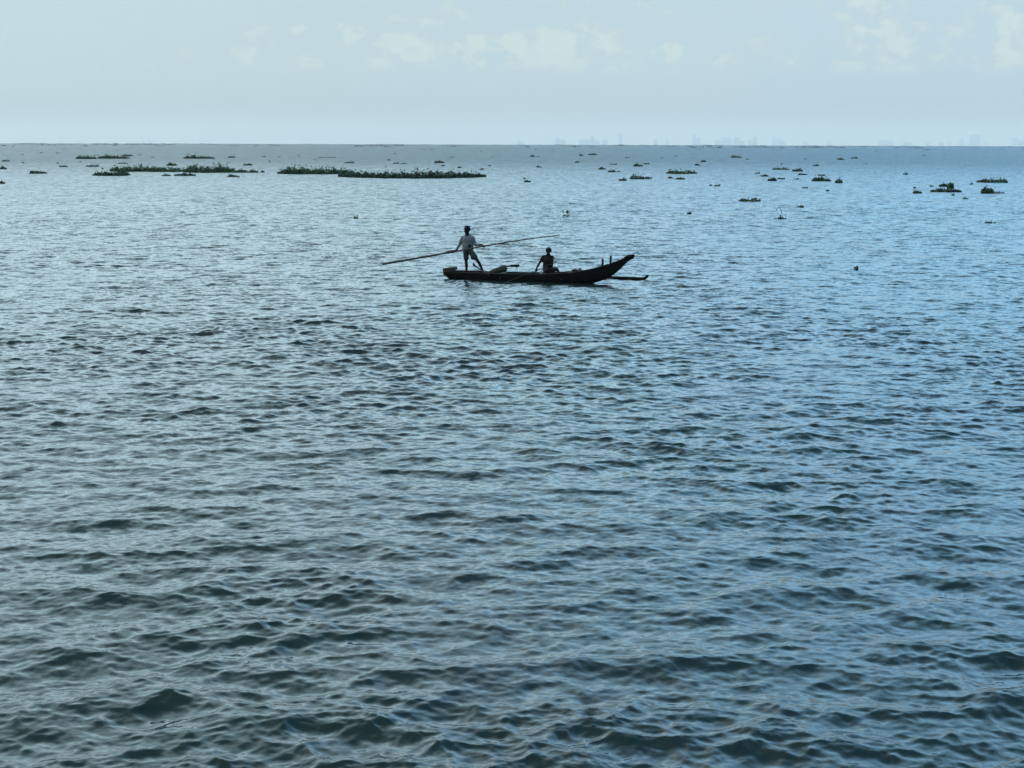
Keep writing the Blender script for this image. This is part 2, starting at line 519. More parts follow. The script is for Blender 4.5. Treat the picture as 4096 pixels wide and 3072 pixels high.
def build_boat():
    root = bpy.data.objects.new("outrigger_canoe", None)
    COL.objects.link(root)
    root.matrix_world = BOAT_M
    tag(root, "long dark wooden outrigger canoe with a raised pointed bow, carrying two people across the lake", "boat")
    xs = np.concatenate([np.linspace(-2.72, 2.4, 34), np.linspace(2.5, 4.18, 26)])
    zs, zk, hb = curve(xs, SHEER), curve(xs, KEEL), curve(xs, BEAM)
    prof = [(0, 0), (.30, .02), (.58, .10), (.80, .28), (.93, .56), (.985, .80), (1.0, 1.0)]
    bm = bmesh.new()
    g = random.Random(5)
    rows = []
    for i, x in enumerate(xs):
        def ring(shrink, lift, keep=True):
            b = max(hb[i] - shrink, .006)
            z0 = min(zk[i] + lift, zs[i] - .01)
            pts = [(x, -b * f, z0 + (zs[i] - z0) * t) for f, t in prof[::-1]] + [(x, b * f, z0 + (zs[i] - z0) * t) for f, t in prof[1:]]
            return pts
        outer = [(p[0], p[1] + g.uniform(-.003, .003), p[2] + g.uniform(-.004, .004)) for p in ring(0, 0)]
        inner = ring(.028, .035)[::-1]
        rows.append([bm.verts.new(p) for p in outer + inner])
    n = len(rows[0])
    for a, b in zip(rows, rows[1:]):
        for k in range(n):
            bm.faces.new((a[k], a[(k + 1) % n], b[(k + 1) % n], b[k]))
    half = n // 2
    for r in (rows[0], rows[-1]):     # transom and prow end
        for k in range(half - 1):
            bm.faces.new((r[k], r[k + 1], r[n - 2 - k], r[n - 1 - k]))
    bm_obj("hull", bm, M_HULL, root)
    # closed transom board
    bm = bmesh.new()
    add_box(bm, (-2.695, 0, .185), (.05, .44, .15), None, .01)
    bm_obj("transom", bm, M_HULL, root, False)
    # worn rubbing strips along both sides
    for s in (-1, 1):
        bm = bmesh.new()
        k = xs < 3.75
        add_tube(bm, [(x, s * (b + .008), z - .012) for x, b, z in zip(xs[k], hb[k], zs[k])], [.017 if x < 2.2 else .012 for x in xs[k]], 6)
        bm_obj("gunwale", bm, M_GUN if s < 0 else M_HULL, root)
    # floor planks (one deck of five boards)
    bm = bmesh.new()
    q = np.linspace(-2.5, 2.5, 26)
    zf = .115
    for j in range(5):
        vs = []
        for x in q:
            b = float(curve(np.array([x]), BEAM)[0]) * .84 if x < 1.6 else max(float(curve(np.array([x]), BEAM)[0]) * .70, .05)
            y0, y1 = -b + 2 * b * j / 5 + .004, -b + 2 * b * (j + 1) / 5 - .004
            zz = zf + .002 * (j % 2)
            vs.append([bm.verts.new((x, y, z)) for y, z in ((y0, zz), (y1, zz), (y1, zz - .022), (y0, zz - .022))])
        for a, b in zip(vs, vs[1:]):
            for k in range(4):
                bm.faces.new((a[k], a[(k + 1) % 4], b[(k + 1) % 4], b[k]))
    bm_obj("floorboards", bm, M_PLANK, root, False)
    # stern box, its top tipped up towards the bow
    bm = bmesh.new()
    add_box(bm, (-2.545, 0, .325), (.38, .46, .115), Matrix.Rotation(R(-8), 3, 'Y'), .014)
    bm_obj("stern_box", bm, M_PLANK, root, False)
    # seats
    for x in (-.55, 1.05, 1.95):
        b = float(curve(np.array([x]), BEAM)[0]) - .035
        z = float(curve(np.array([x]), SHEER)[0]) - .03
        bm = bmesh.new()
        add_box(bm, (x, 0, z), (.20, 2 * b, .03), None, .006)
        bm_obj("thwart", bm, M_PLANK, root, False)
    # small deck in the bow, two mooring pegs and the carved tip
    bm = bmesh.new()
    up = []
    for x in np.linspace(2.75, 3.9, 12):
        a = np.array([x])
        b = float(curve(a, BEAM)[0]) - .012
        z = float(curve(a, SHEER)[0]) - .02
        up.append([bm.verts.new((x, y, zz)) for y, zz in ((-b, z), (0, z + .025), (b, z), (b, z - .02), (-b, z - .02))])
    for a, b in zip(up, up[1:]):
        for k in range(5):
            bm.faces.new((a[k], a[(k + 1) % 5], b[(k + 1) % 5], b[k]))
    bm.faces.new(up[0][::-1])
    bm.faces.new(up[-1])
    bm_obj("bow_deck", bm, M_HULL, root, False)
    for x, z0, z1, lean in ((3.085, .58, .865, -.008), (3.355, .66, .975, .012)):
        bm = bmesh.new()
        add_tube(bm, [(x, .02, z0), (x + lean * .4, .02, z0 + .1), (x + lean, .02, z1 - .01), (x + lean, .02, z1)], [.040, .038, .040, .032], 10)
        bm_obj("bow_peg", bm, M_PLANK, root)
    bm = bmesh.new()
    add_tube(bm, [(3.86, 0, .90), (3.97, 0, .955), (4.06, 0, .975), (4.15, 0, .985), (4.205, 0, 1.0)], [.045, .058, .062, .058, .045], 10, 1.05)
    bm_obj("prow_tip", bm, M_HULL, root)
    # patched spots on the near side
    for x, z in ((-.52, .10), (1.72, .14)):
        bm = bmesh.new()
        b = float(curve(np.array([x]), BEAM)[0])
        add_ball(bm, (x, -b * .97 - .004, z), (.035, .006, .040))
        bm_obj("patch", bm, M_PATCH, root)
    # outrigger on the far side: float with an upturned nose and two booms
    fl = bpy.data.objects.new("outrigger", None)
    COL.objects.link(fl)
    fl.parent = root
    bm = bmesh.new()
    fx = np.linspace(-2.3, 4.0, 24)
    pts = [(x, 2.03 + .012 * math.sin(2 * x), .045 + .012 * math.sin(1.3 * x)) for x in fx] + [(4.08, 2.03, .075), (4.14, 2.03, .135), (4.165, 2.03, .165)]
    add_tube(bm, pts, [.042] + [.052] * 23 + [.052, .046, .034], 10)
    bm_obj("float", bm, M_HULL, fl)
    for x in (-1.55, 1.95):
        bm = bmesh.new()
        z = float(curve(np.array([x]), SHEER)[0]) - .05
        add_tube(bm, [(x, -.30, z), (x, .33, z), (x, 1.0, z - .07), (x, 1.7, .13), (x, 2.06, .10)], [.028, .028, .026, .024, .022], 8)
        bm_obj("boom", bm, M_HULL, fl)
    return root


build_boat()


def loose(name, label, cat, builders):
    """a thing lying in the boat, built in the boat's own axes: list of (part name or None, bmesh, material)"""
    if len(builders) == 1:
        o = boat_world(bm_obj(name, builders[0][1], builders[0][2]))
        return tag(o, label, cat)
    root = bpy.data.objects.new(name, None)
    COL.objects.link(root)
    boat_world(root)
    for pn, bm, m in builders:
        bm_obj(pn, bm, m, root)
    return tag(root, label, cat)


def gear():
    g = random.Random(3)
    # rolled sack
    bm = bmesh.new()
    ax = [(-1.08, -.06, .235), (-.95, -.06, .275), (-.80, -.06, .325), (-.65, -.06, .375), (-.50, -.06, .415), (-.415, -.06, .435), (-.40, -.06, .438)]
    add_tube(bm, ax, [.045, .075, .085, .105, .118, .115, .09], 16)
    for v in bm.verts:
        v.co += Vector((g.uniform(-.006, .006), g.uniform(-.006, .006), g.uniform(-.006, .006)))
    ties = []
    for x, z, r in ((-.86, .305, .087), (-.56, .402, .119)):
        tie = bmesh.new()
        t = Vector((.95, 0, .32)).normalized()
        a, b = Vector((0, 1, 0)), t.cross(Vector((0, 1, 0)))
        add_tube(tie, [Vector((x, -.06, z)) + a * (r * math.cos(k * math.pi / 8)) + b * (r * math.sin(k * math.pi / 8)) for k in range(17)], .008, 5)
        ties.append(("tie", tie, M_GUN))
    loose("rolled_sack", "brown rolled-up sack lying slanted in the canoe behind the standing man's feet", "sack", [("roll", bm, M_SACK)] + ties)
    # spar with hanging cords
    bm = bmesh.new()
    add_tube(bm, [(-.95, .08, .30), (-.45, .08, .475), (-.30, .08, .50), (-.28, .08, .502), (-.12, .08, .515), (.0, .08, .522), (.035, .08, .522)], [.022, .026, .028, .043, .047, .048, .036], 10)
    cords = []
    for dx in (-.055, -.01, .045):
        c = bmesh.new()
        add_tube(c, [(-.065, .08, .48), (-.065 + dx * .6, .07, .42), (-.065 + dx, .06, .29)], .0055, 5)
        cords.append(("cord", c, M_GUN))
    loose("wooden_spar", "dark wooden spar resting across the sack with thin cords hanging from its thick end", "spar", [("shaft", bm, M_HULL)] + cords)
    # hooked stick over the near gunwale
    bm = bmesh.new()
    add_tube(bm, [(-1.66, .12, .475), (-1.45, .0, .385), (-1.2, -.18, .295), (-.98, -.37, .245), (-.88, -.40, .17)], [.026, .022, .022, .024, .020], 8)
    hd = bmesh.new()
    add_tube(hd, [(-1.72, .14, .545), (-1.68, .125, .49), (-1.61, .10, .425)], [.030, .042, .026], 8)
    loose("wooden_mallet", "wooden stick with a blunt cross head leaning over the gunwale by the man's outstretched foot", "mallet", [("handle", bm, M_PLANK), ("head", hd, M_HULL)])
    # pale jug next to the seated person
    bm = bmesh.new()
    add_tube(bm, [(.93, -.17, .16), (.93, -.17, .18), (.93, -.17, .30), (.93, -.17, .335), (.93, -.17, .355), (.93, -.17, .385)], [.055, .062, .062, .045, .022, .02], 12)
    cp = bmesh.new()
    add_tube(cp, [(.93, -.17, .383), (.93, -.17, .405)], [.024, .022], 10)
    loose("plastic_jug", "small pale plastic jug standing beside the seated rower's hip", "jug", [("bottle", bm, M_PALE), ("lid", cp, M_PALE)])
    # pale stone anchor and dark bundle on the forward seat
    bm = bmesh.new()
    add_ball(bm, (2.28, -.02, .462), (.062, .07, .072))
    for v in bm.verts:
        v.co += Vector((g.uniform(-.009, .009), g.uniform(-.009, .009), g.uniform(-.009, .009)))
    loose("anchor_stone", "pale rounded stone resting on the gunwales between the seated rower and bow", "stone", [("stone", bm, M_STONE)])
    bm = bmesh.new()
    add_box(bm, (2.28, 0, .385), (.22, .42, .03), None, .006)
    o = bm_obj("thwart", bm, M_PLANK, bpy.data.objects["outrigger_canoe"], False)
    bm = bmesh.new()
    add_ball(bm, (2.10, .02, .435), (.11, .10, .042))
    add_ball(bm, (2.03, .05, .425), (.08, .08, .035))
    o = melt("cloth_bundle", bm, .012, M_DARKCLOTH)
    boat_world(o)
    tag(o, "low dark cloth bundle lying next to the pale stone in the bow", "bundle")


gear()


# ------------------------------------------------------------------ people (built in the boat's axes, -Y faces the camera)
def head(bm, c, s, turn, nod=0.0):
    """head of height about 0.23 * s centred at c, face turned by an angle from -Y"""
    q = Matrix.Rotation(turn, 3, 'Z') @ Matrix.Rotation(nod, 3, 'X')
    c = Vector(c)

    def P(x, y, z):
        return c + q @ (Vector((x, y, z)) * s)
    add_ball(bm, P(0, .012, .022), (.075 * s, .094 * s, .090 * s), q)      # skull
    add_ball(bm, P(0, -.022, -.045), (.057 * s, .066 * s, .066 * s), q)    # jaw
    add_limb(bm, P(-.012, -.062, -.098), .022 * s, P(.012, -.062, -.098), .022 * s)   # chin
    add_limb(bm, P(0, -.086, .012), .010 * s, P(0, -.106, -.026), .0145 * s)   # nose
    add_limb(bm, P(-.03, -.083, .024), .011 * s, P(.03, -.083, .024), .011 * s)   # brow
    for k in (-1, 1):
        add_ball(bm, P(k * .040, -.066, -.025), (.020 * s, .018 * s, .018 * s), q)   # cheek
        add_ball(bm, P(k * .030, -.084, .004), (.0125 * s, .009 * s, .008 * s), q)   # eyelid
        add_ball(bm, P(k * .076, .012, -.008), (.010 * s, .020 * s, .032 * s), q)   # ear
    add_limb(bm, P(-.020, -.086, -.058), .0085 * s, P(.020, -.086, -.058), .0085 * s)   # upper lip
    add_limb(bm, P(-.017, -.083, -.072), .0085 * s, P(.017, -.083, -.072), .0085 * s)   # lower lip
    return P, q


def hand(bm, wrist, grip, axis, side, s=1.0):
    """palm and five fingers curled round a shaft through grip with direction axis"""
    wrist, grip, axis = Vector(wrist), Vector(grip), Vector(axis).normalized()
    d = (grip - wrist)
    d = (d - axis * d.dot(axis)).normalized()
    nrm = axis.cross(d).normalized() * side          # direction the curl goes round
    kn = grip - d * .010 + nrm * .034
    add_limb(bm, wrist, .027 * s, kn - axis * .022, .020 * s)
    add_limb(bm, wrist, .027 * s, kn + axis * .026, .020 * s)
    for k, (o, L) in enumerate(((-.033, .88), (-.011, 1.0), (.011, .96), (.032, .80))):
        b = kn + axis * o
        p1 = b + d * .036 * L
        p2 = p1 - nrm * .036 * L + d * .010
        p3 = p2 - nrm * .022 * L - d * .022 * L
        add_limb(bm, b, .0105 * s, p1, .0100 * s)
        add_limb(bm, p1, .0100 * s, p2, .0092 * s)
        add_limb(bm, p2, .0092 * s, p3, .0080 * s)
    t0 = wrist.lerp(kn, .45) - axis * .030
    t1 = t0 + d * .025 - axis * .016 - nrm * .016
    t2 = t1 + d * .020 - nrm * .034
    add_limb(bm, t0, .013 * s, t1, .0118 * s)
    add_limb(bm, t1, .0118 * s, t2, .0095 * s)


def foot(bm, ankle, direction, s=1.0):
    a = Vector(ankle)
    d = Vector(direction).normalized()
    e = Vector((-d.y, d.x, 0))
    floor = a.z - .072
    add_limb(bm, a + Vector((0, 0, -.01)), .036 * s, a - d * .035 + Vector((0, 0, -.040)), .032 * s)
    for k in (-.022, .018):
        add_limb(bm, a - d * .01 + Vector((0, 0, -.035)), .034 * s, a + d * .115 + e * k + Vector((0, 0, -.052)), .019 * s)
    for k in range(5):
        b = a + d * (.125 - .006 * k) + e * (-.030 + .016 * k)
        add_limb(bm, (b.x, b.y, floor + .014), .011 * s, (b.x + d.x * (.035 - .004 * k), b.y + d.y * (.035 - .004 * k), floor + .011), (.011 - .0012 * k) * s)


POLE = [(-5.10, -.46, .440), (-4.2, -.42, .60), (-3.4, -.37, .755), (-2.75, -.33, .885), (-2.2, -.29, .985), (-1.70, -.27, 1.085), (-1.17, -.25, 1.195), (-.4, -.24, 1.335), (.6, -.23, 1.50), (1.62, -.22, 1.648)]


def pole_at(x):
    for a, b in zip(POLE, POLE[1:]):
        if a[0] <= x <= b[0]:
            return Vector(a).lerp(Vector(b), (x - a[0]) / (b[0] - a[0]))


def build_man():
    bm = bmesh.new()
    sh_r, sh_l = Vector((-2.065, .02, 1.445)), Vector((-1.680, -.01, 1.455))
    el_r, el_l = Vector((-2.185, .03, 1.215)), Vector((-1.575, -.01, 1.215))
    gr_r, gr_l = pole_at(-2.20), pole_at(-1.165)
    wr_r, wr_l = gr_r + Vector((.0, .075, .070)), gr_l + Vector((-.085, .055, .035))
    ax_r = Vector(POLE[5]) - Vector(POLE[4])
    ax_l = Vector(POLE[7]) - Vector(POLE[6])
    hip_r, hip_l = Vector((-1.945, .02, .985)), Vector((-1.775, .0, .985))
    kn_r, kn_l = Vector((-1.925, -.02, .60)), Vector((-1.475, -.06, .665))
    an_r, an_l = Vector((-1.925, .03, .198)), Vector((-1.255, -.04, .262))
    # trunk
    add_ball(bm, (-1.865, .01, 1.00), (.165, .115, .12))
    add_ball(bm, (-1.870, .0, 1.15), (.155, .110, .17))
    add_ball(bm, (-1.872, .0, 1.34), (.185, .120, .18))
    add_limb(bm, sh_r, .062, sh_l, .062)
    add_limb(bm, (-1.875, .01, 1.46), .080, (-1.880, -.008, 1.62), .064)
    add_limb(bm, (-1.875, .02, 1.50), .075, (-1.78, .01, 1.49), .06)
    add_limb(bm, (-1.875, .02, 1.50), .075, (-1.97, .01, 1.49), .06)
    for s, e, w_, g_, ax, sd in ((sh_r, el_r, wr_r, gr_r, ax_r, -1), (sh_l, el_l, wr_l, gr_l, ax_l, 1)):
        add_limb(bm, s, .056, s.lerp(e, .45), .050)
        add_limb(bm, s.lerp(e, .45), .050, e, .040)
        add_limb(bm, e, .042, e.lerp(w_, .35), .043)
        add_limb(bm, e.lerp(w_, .35), .043, w_, .027)
        hand(bm, w_, g_, ax, sd)
    for h_, k, a in ((hip_r, kn_r, an_r), (hip_l, kn_l, an_l)):
        add_limb(bm, h_, .088, h_.lerp(k, .5), .076)
        add_limb(bm, h_.lerp(k, .5), .076, k, .054)
        calf = k.lerp(a, .3) + Vector((0, .022, 0))
        add_limb(bm, k, .053, calf, .056)
        add_limb(bm, calf, .056, k.lerp(a, .65), .042)
        add_limb(bm, k.lerp(a, .65), .042, a, .034)
    foot(bm, an_r, (-.15, -1, 0))
    foot(bm, an_l, (.55, -.8, 0))
    P, q = head(bm, (-1.885, -.02, 1.715), 1.20, R(-12), R(2))
    body = melt("person", bm, .0062, M_SKIN, None, 3)
    boat_world(body)
    tag(body, "standing man in navy cap, grey long-sleeved top and dark shorts holding a long bamboo pole", "person")
    # knitted cap, wide and flat on top
    bm = bmesh.new()
    add_ball(bm, P(0, .016, .062), (.094, .106, .070), q)
    add_ball(bm, P(.004, .012, .098), (.103, .112, .050), q)
    add_limb(bm, P(-.055, -.07, .045), .022, P(.055, -.07, .045), .022)
    for k in (-1, 1):
        add_limb(bm, P(k * .080, .03, .05), .022, P(k * .072, .04, -.01), .016)
    add_limb(bm, P(-.05, .085, .03), .03, P(.05, .085, .03), .03)
    melt("cap", bm, .007, M_CAP, body, 4)
    # long-sleeved top
    bm = bmesh.new()
    add_ball(bm, (-1.870, .0, 1.36), (.205, .145, .185))
    add_ball(bm, (-1.868, .0, 1.20), (.215, .145, .18))
    add_limb(bm, (-1.955, .01, 1.085), .125, (-1.775, .01, 1.085), .125)
    add_limb(bm, (-1.955, .01, 1.25), .128, (-1.775, .01, 1.25), .128)
    add_limb(bm, sh_r + Vector((.01, 0, -.005)), .078, sh_l + Vector((-.01, 0, -.005)), .078)
    add_limb(bm, (-1.90, .015, 1.525), .070, sh_r.lerp(sh_l, .15) + Vector((0, 0, .01)), .066)
    add_limb(bm, (-1.85, .015, 1.525), .070, sh_r.lerp(sh_l, .85) + Vector((0, 0, .01)), .066)
    for s, e, w_, en in ((sh_r, el_r, wr_r, .93), (sh_l, el_l, wr_l, .62)):
        add_limb(bm, s, .074, s.lerp(e, .5), .066)
        add_limb(bm, s.lerp(e, .5), .066, e, .060)
        add_limb(bm, e, .060, e.lerp(w_, en), .043)
    shirt = melt("shirt", bm, .009, M_SHIRT, body, 5)
    shirt.data.transform(Matrix.Translation((1.87, 0, 0)))      # so that the print sits at the wearer's own axis
    shirt.location = (-1.87, 0, 0)
    # knee-length shorts
    bm = bmesh.new()
    add_ball(bm, (-1.862, .01, .985), (.172, .130, .115))
    add_limb(bm, hip_r, .108, hip_r.lerp(kn_r, .66) + Vector((.005, 0, 0)), .094)
    add_limb(bm, hip_l, .108, hip_l.lerp(kn_l, .62) + Vector((0, 0, -.012)), .104)
    add_limb(bm, hip_l.lerp(kn_l, .3), .095, hip_l.lerp(kn_l, .55) + Vector((-.06, 0, -.06)), .07)
    melt("shorts", bm, .010, M_SHORTS, body, 4)
    return body


def build_rower():
    bm = bmesh.new()
    sh_r, sh_l = Vector((.945, .0, .865)), Vector((1.275, .02, .855))
    el_r, el_l = Vector((.790, -.03, .600)), Vector((1.290, -.05, .600))
    gr_r, gr_l = Vector((.765, -.225, .445)), Vector((1.235, -.150, .600))
    ax = Vector(PADDLE[1]) - Vector(PADDLE[0])
    gr_r, gr_l = paddle_at(.77), paddle_at(1.22)
    wr_r, wr_l = gr_r + Vector((.005, .050, .075)), gr_l + Vector((.055, .060, -.010))
    hip_r, hip_l = Vector((1.03, .02, .395)), Vector((1.18, .03, .395))
    kn_r, kn_l = Vector((1.19, -.225, .445)), Vector((1.475, -.10, .470))
    an_r, an_l = Vector((1.30, -.16, .190)), Vector((1.62, -.06, .190))
    add_ball(bm, (1.10, .03, .415), (.195, .12, .12))
    add_ball(bm, (1.105, .03, .56), (.190, .118, .19))
    add_ball(bm, (1.110, .02, .735), (.205, .122, .19))
    add_limb(bm, sh_r, .058, sh_l, .058)
    add_limb(bm, (1.112, .02, .865), .078, (1.130, .002, 1.00), .058)
    add_limb(bm, (1.115, .02, .90), .068, sh_r.lerp(sh_l, .12), .062)
    add_limb(bm, (1.125, .02, .90), .068, sh_r.lerp(sh_l, .88), .062)
    for s, e, w_, g_, sd in ((sh_r, el_r, wr_r, gr_r, -1), (sh_l, el_l, wr_l, gr_l, 1)):
        add_limb(bm, s, .056, s.lerp(e, .5), .045)
        add_limb(bm, s.lerp(e, .5), .045, e, .037)
        add_limb(bm, e, .038, e.lerp(w_, .35), .039)
        add_limb(bm, e.lerp(w_, .35), .039, w_, .025)
        hand(bm, w_, g_, ax, sd, .95)
    for h_, k, a in ((hip_r, kn_r, an_r), (hip_l, kn_l, an_l)):
        add_limb(bm, h_, .082, h_.lerp(k, .5), .072)
        add_limb(bm, h_.lerp(k, .5), .072, k, .052)
        add_limb(bm, k, .052, k.lerp(a, .35), .052)
        add_limb(bm, k.lerp(a, .35), .052, a, .033)
    foot(bm, an_r, (.9, -.3, 0), .95)
    foot(bm, an_l, (.95, -.1, 0), .95)
    P, q = head(bm, (1.138, -.005, 1.065), 1.06, R(8), R(3))
    body = melt("person", bm, .0062, M_SKIN, None, 3)
    boat_world(body)
    tag(body, "short-haired rower sitting low in the canoe as a dark silhouette with a slanted paddle", "person")
    bm = bmesh.new()
    add_ball(bm, P(0, .022, .046), (.096, .106, .092), q)
    add_limb(bm, P(-.045, -.052, .085), .030, P(.045, -.052, .085), .030)
    for k in (-1, 1):
        add_limb(bm, P(k * .080, .025, .045), .026, P(k * .076, .030, -.035), .018)
    add_limb(bm, P(-.035, .085, -.03), .032, P(.035, .085, -.03), .032)
    melt("hair", bm, .006, M_HAIR, body, 3)
    bm = bmesh.new()
    add_ball(bm, (1.10, .03, .415), (.165, .128, .10))
    for h_, k in ((hip_r, kn_r), (hip_l, kn_l)):
        add_limb(bm, h_, .098, h_.lerp(k, .80), .078)
    melt("shorts", bm, .010, M_DARKCLOTH, body, 4)
    return body


PADDLE = [(1.46, -.13, .690), (-.02, -.43, .075)]


def paddle_at(x):
    a, b = Vector(PADDLE[0]), Vector(PADDLE[1])
    return a.lerp(b, (x - a.x) / (b.x - a.x))


build_man()
build_rower()


def build_poles():
    bm = bmesh.new()
    pts, rad = [], []
    for i in range(71):
        x = -4.97 + (1.62 + 4.97) * i / 70
        p = pole_at(min(max(x, -5.0999), 1.6199))
        r = .041 + (.0145 - .041) * i / 70
        if i % 7 == 3:
            r *= 1.12
        pts.append(p)
        rad.append(r)
    # smooth the kinks of the table
    for _ in range(6):
        pts = [pts[0]] + [(pts[k - 1] + pts[k] * 2 + pts[k + 1]) / 4 for k in range(1, len(pts) - 1)] + [pts[-1]]
    add_tube(bm, pts, rad, 10)
    bd = bmesh.new()
    a, b = pole_at(-2.60), pole_at(-2.24)
    add_tube(bd, [a.lerp(b, k / 8) + Vector((0, 0, .012)) for k in range(9)], [.040, .050, .052, .050, .053, .050, .052, .050, .040], 10)
    root = bpy.data.objects.new("bamboo_pole", None)
    COL.objects.link(root)
    boat_world(root)
    bm_obj("shaft", bm, M_BAMBOO, root)
    bm_obj("binding", bd, M_SACK, root)
    tag(root, "very long bamboo pole held across the body by the standing man, thick end at left", "pole")
    bm = bmesh.new()
    a, b = Vector(PADDLE[0]), Vector(PADDLE[1])
    add_tube(bm, [a, a.lerp(b, .03), a.lerp(b, .5), a.lerp(b, 1.0)], [.015, .0125, .0125, .012], 8)
    bl = bmesh.new()
    dr = (b - a).normalized()
    sd = Vector((0, 0, 1)).cross(dr).normalized()
    nn = dr.cross(sd)
    prev = None
    for k in range(9):
        t = k / 8
        wd = .02 + .055 * math.sin(math.pi * min(t * .62 + .04, .92))
        c = b + dr * (t * .42 - .02)
        ring = [bl.verts.new(c + sd * wd), bl.verts.new(c + nn * .011), bl.verts.new(c - sd * wd), bl.verts.new(c - nn * .011)]
        if prev:
            for j in range(4):
                bl.faces.new((prev[j], prev[(j + 1) % 4], ring[(j + 1) % 4], ring[j]))
        else:
            bl.faces.new(ring[::-1])
        prev = ring
    bl.faces.new(prev)
    loose("paddle", "thin wooden paddle slanting from the seated rower's hands down past the hull into the water", "paddle", [("shaft", bm, M_GUN), ("blade", bl, M_GUN)])


build_poles()
# ------------------------------------------------------------------ floating water hyacinth
def leaf_soup(width, depth, height, count, seed, profile=None, leaf=(.055, .095), stalks=.35, spikes=.06, bow=0.0):
    """many stalked, cupped leaves over an oblong patch; x along the width, y away, z up"""
    g = np.random.default_rng(seed)
    n = count
    u = g.uniform(-1, 1, n)
    v = g.uniform(-1, 1, n)
    edge = np.sqrt(np.clip(1 - np.abs(u) ** 2.6, 0.02, 1))
    lump = 0.72 + 0.28 * np.sin(u * width * 2.3 + seed) * np.sin(u * width * 0.9 + 1.7 * seed) + g.normal(0, .10, n)
    if profile is not None:
        env = np.interp(u, np.linspace(-1, 1, len(profile)), profile)
    else:
        k = g.uniform(-.4, .4)
        env = np.clip(1.05 - .75 * np.abs(u - k) ** 1.3, .25, 1)
    hh = height * env * np.clip(lump, .35, 1.15) * np.where(g.uniform(0, 1, n) < .4, g.uniform(.0, .45, n), g.uniform(.3, 1.0, n))
    spike = g.uniform(0, 1, n) < spikes
    hh = np.where(spike, height * env * g.uniform(.9, 1.35, n), hh)
    u[:max(3, n // 6)] = np.linspace(-.9, .9, max(3, n // 6))
    x = u * width / 2
    env = env * (.35 + .65 * np.clip(1 - np.abs(u) ** 5, 0, 1))
    hh = hh * (.35 + .65 * np.clip(1 - np.abs(u) ** 5, 0, 1))
    y = v * depth / 2 * edge * (.75 + .25 * np.sin(u * width * 1.9 + seed)) - bow * (1 - u * u) + .12 * depth * np.sin(u * width * .8 + 2 * seed)
    r = g.uniform(leaf[0], leaf[1], n)
    hh = np.maximum(hh, r * .6)
    yaw = g.uniform(0, 2 * np.pi, n)
    tilt = np.radians(g.uniform(15, 85, n))
    # blade: hexagonal cup, in its own axes (a along the blade, b across, c normal)
    ang = np.linspace(0, 2 * np.pi, 7)[:-1]
    pa, pb = np.cos(ang) * 1.12, np.sin(ang)
    ca, sa = np.cos(yaw), np.sin(yaw)
    A = np.stack([ca * np.cos(tilt), sa * np.cos(tilt), np.sin(tilt)], -1)
    B = np.stack([-sa, ca, np.zeros(n)], -1)
    C = np.cross(A, B)
    lean = g.uniform(0, .35, n) * hh
    ctr = np.stack([x + ca * lean, y + sa * lean, hh], -1)
    rim = ctr[:, None, :] + r[:, None, None] * (pa[None, :, None] * A[:, None, :] + pb[None, :, None] * B[:, None, :])
    mid = ctr + C * (r * .28)[:, None]
    vs = np.concatenate([rim, mid[:, None, :]], 1).reshape(-1, 3)
    idx = np.arange(n)[:, None] * 7
    fs = [tuple(q) for k in range(6) for q in np.concatenate([idx + k, idx + (k + 1) % 6, idx + 6], 1)]
    # stalks
    ks = np.nonzero((g.uniform(0, 1, n) < stalks) | spike)[0]
    base = len(vs)
    sv = []
    w_ = .008 + .004 * g.uniform(0, 1, len(ks))
    for j, i in enumerate(ks):
        bx, by = x[i], y[i]
        t = ctr[i] - A[i] * r[i] * .8
        m = (bx + (t[0] - bx) * .35, by + (t[1] - by) * .35, t[2] * .55)
        for p, q in (((bx, by, -.03), 1.7), (m, 1.1), (t, .8)):
            for a in (0, 2.1, 4.2):
                sv.append((p[0] + w_[j] * q * math.cos(a), p[1] + w_[j] * q * math.sin(a), p[2]))
        o = base + j * 9
        for s in (0, 3):
            for a in range(3):
                fs.append((o + s + a, o + s + (a + 1) % 3, o + s + 3 + (a + 1) % 3, o + s + 3 + a))
    # the floating runner that ties the plants together
    o = len(vs) + len(sv)
    ru = np.linspace(-.96, .96, 9)
    rw = .02 + .04 * leaf[1]
    for q in ru:
        cy = -bow * (1 - q * q) + .12 * depth * math.sin(q * width * .8 + 2 * seed)
        for a in (0, 2.1, 4.2):
            sv.append((q * width / 2, cy + rw * math.sin(a), .015 + rw * math.cos(a)))
    for s in range(8):
        for a in range(3):
            fs.append((o + s * 3 + a, o + s * 3 + (a + 1) % 3, o + s * 3 + 3 + (a + 1) % 3, o + s * 3 + 3 + a))
    return np.concatenate([vs, np.array(sv)]), fs


